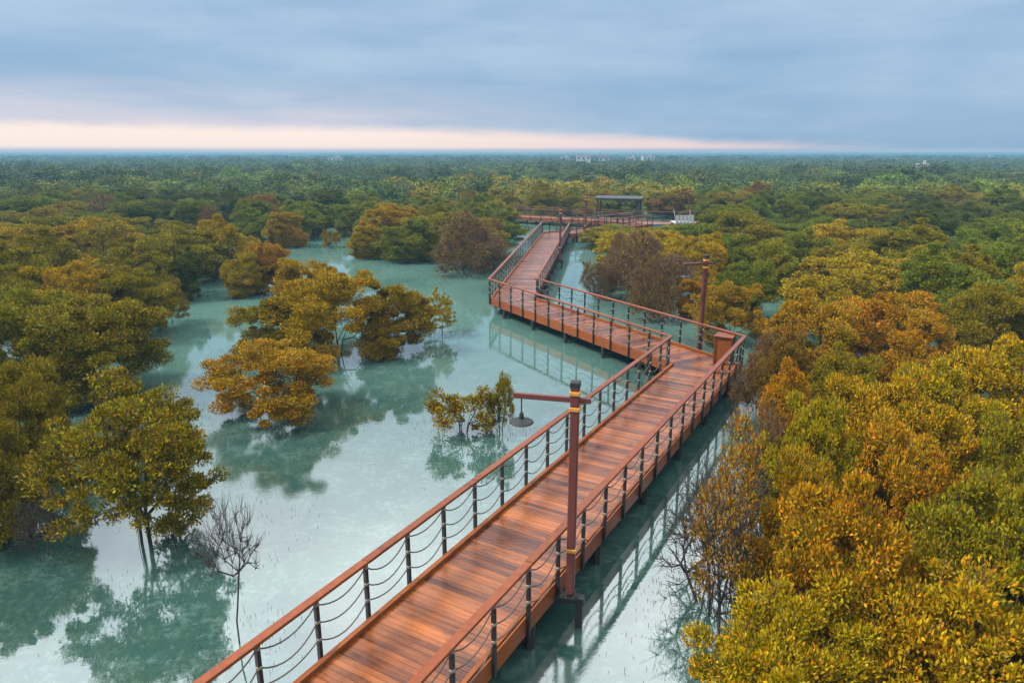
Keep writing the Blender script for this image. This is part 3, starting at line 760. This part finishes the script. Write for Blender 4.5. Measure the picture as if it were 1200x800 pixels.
def clash(x, y, r, k):
    for i in range(-1, 2):
        for j in range(-1, 2):
            for (a, b, q) in cells.get((int(x//6)+i, int(y//6)+j), ()):
                if math.hypot(x-a, y-b) < k*(r+q): return True
    return False
for (x, y, r, ht) in treelist: place(x, y, r)
def tone(x, y, rr):
    v = math.sin(x*.075+1.3)+math.sin(y*.06+x*.03)+rr.uniform(-1.3, 1.3)-(y-70)*.016
    if y > 105: v = min(v, .9)-.75
    if 60 < y < 110 and rr.random() < .05: return 'rust'
    return 'orange' if v > 2.5 else 'yellow' if v > 1.1 else 'olive' if v > -.35 else 'green' if v > -1.7 else 'dark'
budget = 300-len([1 for q in TREES if q[0] == 'mangrove_tree'])
cand = []
tries = 0
while tries < 9000:
    tries += 1
    y = math.sqrt(rf.uniform(30**2, NEAR_END**2)); x = rf.uniform(-.82, .82)*y
    r = rf.uniform(2.2, 3.7)
    if inside((x, y), OPEN) or inside((x-.6*r, y), OPEN) or inside((x+.6*r, y), OPEN) or near_walk(x, y) < r*.8+1.3: continue
    if y < 44 and x < 7: continue
    if math.hypot(x-12.9, y-83.6) < 6.5 or math.hypot(x-18.6, y-75.5) < r+1.6: continue
    if clash(x, y, r, .74): continue
    fx = frame_xy(x, y)
    if -.02 < fx[0]-0 < .28 and y > 52:
        lim_ = HC-y*math.tan(CP+math.atan((262-400)/800)) if y < 92 else 9
        if lim_ < 1.5: continue
    place(x, y, r); cand.append((x, y, r))
cand.sort(key=lambda q: q[1])
words = {'orange': 'orange-tinged', 'yellow': 'yellow-olive', 'olive': 'olive', 'green': 'mid-green', 'dark': 'dark green', 'rust': 'rusty brown'}
rest = cand[budget:]
for (x, y, r) in cand[:budget]:
    cl_ = tone(x, y, rf); ht = rf.uniform(2.9, 4.4)*(.82+.07*r)
    # keep the far walkway, shelter and white stage in sight
    zone = 'left of the lagoon' if x < -.10*y else 'behind the receding deck span' if x < .12*y else 'right of the boardwalk'
    band = 'in the middle distance' if y < 72 else 'in the closed canopy far back'
    if -.02 < frame_xy(x, y)[0] < .28 and 52 < y < 92: ht = min(ht, HC-y*math.tan(CP+math.atan((262-400)/800)))
    kd = 'thicket' if (cl_ == 'rust' and rf.random() < .5) else 'dense'
    tree('mangrove_tree', kd, x, y, r, ht, cl_, '%s mangrove crown %s %s' % (words[cl_], band, zone), 'mangrove trees in the closed canopy')

# the rest of the forest out to the horizon, one mass
rng = np.random.default_rng(3)
def card_template(seed, ncl, per, size):
    r_ = np.random.default_rng(seed)
    D = dome_points(r_, ncl, -8, .8, .05, False); C = np.repeat(D, per, 0); k = len(C)
    d = unit(r_.normal(size=(k, 3))); pos_ = C+d*r_.uniform(0, 1, (k, 1))**.5*np.array([.2, .2, .15])
    ax_ = unit(d*.5+r_.normal(size=(k, 3))*.8); nn = C*1.0+np.array([0, 0, .35])+d*.75+r_.normal(size=(k, 3))*.16
    w_ = unit(np.cross(ax_, nn)); L = size*r_.uniform(.6, 1.3, (k, 1))
    return np.stack([pos_, pos_+ax_*L*.5+w_*L*.42, pos_+ax_*L, pos_+ax_*L*.5-w_*L*.42], 1)
T_near = [card_template(200+i, 70, 34, .085) for i in range(5)]
T_mid = [card_template(300+i, 50, 14, .125) for i in range(4)]
T_far = [card_template(400+i, 26, 6, .26) for i in range(4)]
Vf = []; Cf = []
def stamp(x, y, r, ht, T, colr):
    a = rng.uniform(0, 6.28); c_, s_ = math.cos(a), math.sin(a)
    q = T.reshape(-1, 3); zc_ = .33*ht
    X = (q[:, 0]*c_-q[:, 1]*s_)*r+x; Y = (q[:, 0]*s_+q[:, 1]*c_)*r+y
    Z = np.where(q[:, 2] > 0, q[:, 2]*(ht-zc_), q[:, 2]*zc_*1.3)+zc_
    Vf.append(np.stack([X, Y, np.maximum(Z, .05)], 1)); Cf.append(np.tile(np.array([*colr, 1.0]), (len(q), 1)))
def fcol(x, y):
    c_ = np.array(COLR[tone(x, y, rf)])
    return np.clip(c_*(1+rng.uniform(-.15, .15, 3)), .004, .4)
for (x, y, r) in rest: stamp(x, y, r, rf.uniform(3.2, 4.6), T_near[rf.randrange(5)], fcol(x, y))
def gap(x, y):   # small clearings and channels
    return math.sin(x*.031+y*.011)+math.sin(x*.017-y*.037+2)+math.sin(y*.05+x*.004) > 2.05
for (y0, y1, sp, r0_, r1_, T) in ((NEAR_END, 230, 6.0, 2.7, 4.6, T_near), (230, 520, 8.0, 3.6, 6.2, T_mid), (520, 1900, 14.0, 6, 10, T_far)):
    y = y0
    while y < y1:
        x = -.84*y
        while x < .84*y:
            xx, yy = x+rf.uniform(-.45, .45)*sp, y+rf.uniform(-.45, .45)*sp
            if not (near_walk(xx, yy) < 3.6 and yy < 110) and not gap(xx, yy) and math.hypot(xx+105.5, yy-155) > 6 and math.hypot(xx-20.5, yy-168) > 6.5:
                tall = rf.random() < .09
                r = rf.uniform(r0_, r1_)*(1.3 if tall else 1)
                ht = rf.uniform(2.5, 4.6)+(r-r0_)*.4+(1.1 if tall else 0)
                stamp(xx, yy, r, min(ht, 6.6), T[rf.randrange(len(T))], fcol(xx, yy) if not tall else np.array(COLR['dark'])*.8)
            x += sp
        y += sp*.92
V = np.concatenate(Vf); Cc = np.concatenate(Cf)
me = np_mesh('mangrove_forest', V, np.arange(len(V)).reshape(-1, 4), [M['forestleaf']], tint=Cc)
fo = bpy.data.objects.new('mangrove_forest', me); col.objects.link(fo)
tag(fo, 'hazy mangrove canopy stretching to the horizon', 'forest', kind='stuff')

# aerial roots pricking out of the shallow water
rr = np.random.default_rng(9); P0 = []
for (x, y, r, ht) in [q for q in treelist if q[1] < 48 and q[0] < 6][:60]:
    k = int(190*r)
    a = rr.uniform(0, 6.28, k); d = r*(.5+1.3*rr.random(k))
    P0.append(np.stack([x+np.cos(a)*d, y+np.sin(a)*d, np.full(k, -.05)], 1))
k = 3000
xs = rr.uniform(-16, 3, k); ys = rr.uniform(8, 34, k)
keep = (np.sin(xs*.9+ys*.5)+np.sin(ys*.8-xs*.4)) > .6
P0.append(np.stack([xs, ys, np.full(k, -.05)], 1)[keep])
P0 = np.concatenate(P0)
nw = np.array([near_walk(a, b) > 1.5 for a, b in P0[:, :2]]); P0 = P0[nw]
k = len(P0); P1 = P0+np.stack([rr.normal(size=k)*.015, rr.normal(size=k)*.015, .05+rr.uniform(.015, .075, k)], 1)
V, Q = frusta(P0, P1, np.full(k, .007), np.full(k, .003), 3)
o = bpy.data.objects.new('aerial_roots', np_mesh('aerial_roots', V, Q, [M['root']])); col.objects.link(o)
tag(o, 'thin aerial roots pricking out of the shallow lagoon water', 'roots', kind='stuff')

# ------------------------------------------------------------------ air
hb = MB(); hb.box((0, 1000, 4.4), (5000, 2800, 11))
hz = hb.build('haze', [])
mm = bpy.data.materials.new('haze_air'); mm.use_nodes = True
t = NT(mm.node_tree); out = t.n('ShaderNodeOutputMaterial'); v = t.n('ShaderNodeVolumePrincipled')
v.inputs['Color'].default_value = (.18, .38, .52, 1); v.inputs['Density'].default_value = .0010; v.inputs['Anisotropy'].default_value = .1
t.link(v.outputs[0], out.inputs['Volume'])
hz.data.materials.append(mm); tag(hz, kind='stuff')

# ------------------------------------------------------------------ sky, sun
SUN_EL, SUN_AZ = R_(50), R_(-100)      # azimuth from +Y towards +X
wd = bpy.data.worlds.new('World'); scene.world = wd; wd.use_nodes = True
t = NT(wd.node_tree); out = t.n('ShaderNodeOutputWorld'); bg = t.n('ShaderNodeBackground'); bg2 = t.n('ShaderNodeBackground')
sky = t.n('ShaderNodeTexSky', sky_type='NISHITA'); sky.sun_disc = False; sky.sun_elevation = SUN_EL; sky.sun_rotation = SUN_AZ
bg2.inputs['Strength'].default_value = .05; t.link(sky.outputs[0], bg2.inputs['Color'])
d = t.n('ShaderNodeTexCoord').outputs['Generated']
sx = t.n('ShaderNodeSeparateXYZ'); t.link(d, sx.inputs[0])
el = t.m('MULTIPLY', t.m('ARCSINE', sx.outputs[2]), 57.2958)
az = t.m('MULTIPLY', t.m('ARCTAN2', sx.outputs[0], sx.outputs[1]), 57.2958)
cv = t.n('ShaderNodeCombineXYZ'); t.set(cv, 0, t.m('MULTIPLY', az, .05)); t.set(cv, 1, t.m('MULTIPLY', el, .42))
streak = t.noise(cv.outputs[0], 1.0, 5, .55, .3)
cv2 = t.n('ShaderNodeCombineXYZ'); t.set(cv2, 0, t.m('MULTIPLY', az, .022)); t.set(cv2, 1, t.m('MULTIPLY_ADD', el, .14, 3.7))
big = t.noise(cv2.outputs[0], 1.0, 4, .5)
dark, light = (.175, .295, .45), (.315, .42, .54)
cv3 = t.n('ShaderNodeCombineXYZ'); t.set(cv3, 0, t.m('MULTIPLY', az, .13)); t.set(cv3, 1, t.m('MULTIPLY', el, .5))
puff = t.noise(cv3.outputs[0], 1.0, 6, .58, .4)
f = t.m('ADD', t.sm(t.m('ADD', t.m('MULTIPLY', t.m('SUBTRACT', puff, .5), .26), t.m('MULTIPLY_ADD', streak, .28, t.m('MULTIPLY', big, .92))), 0.38, .86), t.sm(el, 6.5, 12.5, 0, .42), clamp=True)
c = t.mix(f, dark, light)
lil = t.m('MULTIPLY', t.sm(el, 6.2, 2.2), t.m('MULTIPLY', t.sm(az, 12, -18), t.sm(streak, .30, .62, .35, 1)))
c = t.mix(lil, c, (.47, .455, .53))
top = t.m('ADD', t.m('MULTIPLY_ADD', t.m('MAXIMUM', az, -6.0), -.041, 1.5), t.m('MULTIPLY_ADD', streak, .9, -.45))
band = t.m('MULTIPLY', t.sm(t.m('SUBTRACT', el, t.m('MULTIPLY_ADD', puff, .9, t.m('SUBTRACT', top, .45))), .6, -.4), t.m('MULTIPLY', t.sm(el, .12, .55), t.sm(az, 31, 17)))
bc = t.mix(t.sm(az, -18, 20), (.74, .62, .565), (.66, .51, .50))
c = t.mix(band, c, bc)
low = t.m('MULTIPLY', t.sm(el, .45, .1), .8); c = t.mix(low, c, (.40, .43, .51))
zen = t.sm(el, 12, 40)
patch = t.noise(d, 2.6, 5, .55, .2)
zc_ = t.mix(t.sm(patch, .35, .68), (1.5, 1.62, 1.75), (2.15, 2.2, 2.22))
c = t.mix(zen, c, zc_)
t.link(c, bg.inputs['Color']); bg.inputs['Strength'].default_value = .41
mx = t.n('ShaderNodeMixShader'); mx.inputs[0].default_value = .92
t.link(bg2.outputs[0], mx.inputs[1]); t.link(bg.outputs[0], mx.inputs[2]); t.link(mx.outputs[0], out.inputs['Surface'])

sd = bpy.data.lights.new('sun', 'SUN'); sd.energy = 1.5; sd.angle = R_(12); sd.color = (1, .93, .83)
so = bpy.data.objects.new('sun', sd); col.objects.link(so)
dv = Vector((math.cos(SUN_EL)*math.sin(SUN_AZ), math.cos(SUN_EL)*math.cos(SUN_AZ), math.sin(SUN_EL)))
so.rotation_euler = dv.to_track_quat('Z', 'Y').to_euler(); so.location = dv*60

# ------------------------------------------------------------------ camera
cd = bpy.data.cameras.new('camera'); cam = bpy.data.objects.new('camera', cd); col.objects.link(cam)
cd.sensor_width = 36; cd.lens = 24; cd.clip_start = .1; cd.clip_end = 6000
cam.location = (0, 0, HC); cam.rotation_euler = (math.pi/2-CP, R_(0), 0)
scene.camera = cam

scene.render.engine = 'CYCLES'
scene.view_settings.view_transform = 'Standard'; scene.view_settings.look = 'None'
scene.view_settings.exposure = 1.8; scene.view_settings.gamma = 1.0; scene.view_settings.use_curve_mapping = False
cy = scene.cycles
cy.use_denoising = True; cy.denoiser = 'OPENIMAGEDENOISE'
cy.max_bounces = 6; cy.diffuse_bounces = 0; cy.glossy_bounces = 3; cy.transmission_bounces = 3; cy.volume_bounces = 0
cy.use_adaptive_sampling = True; cy.adaptive_threshold = .015
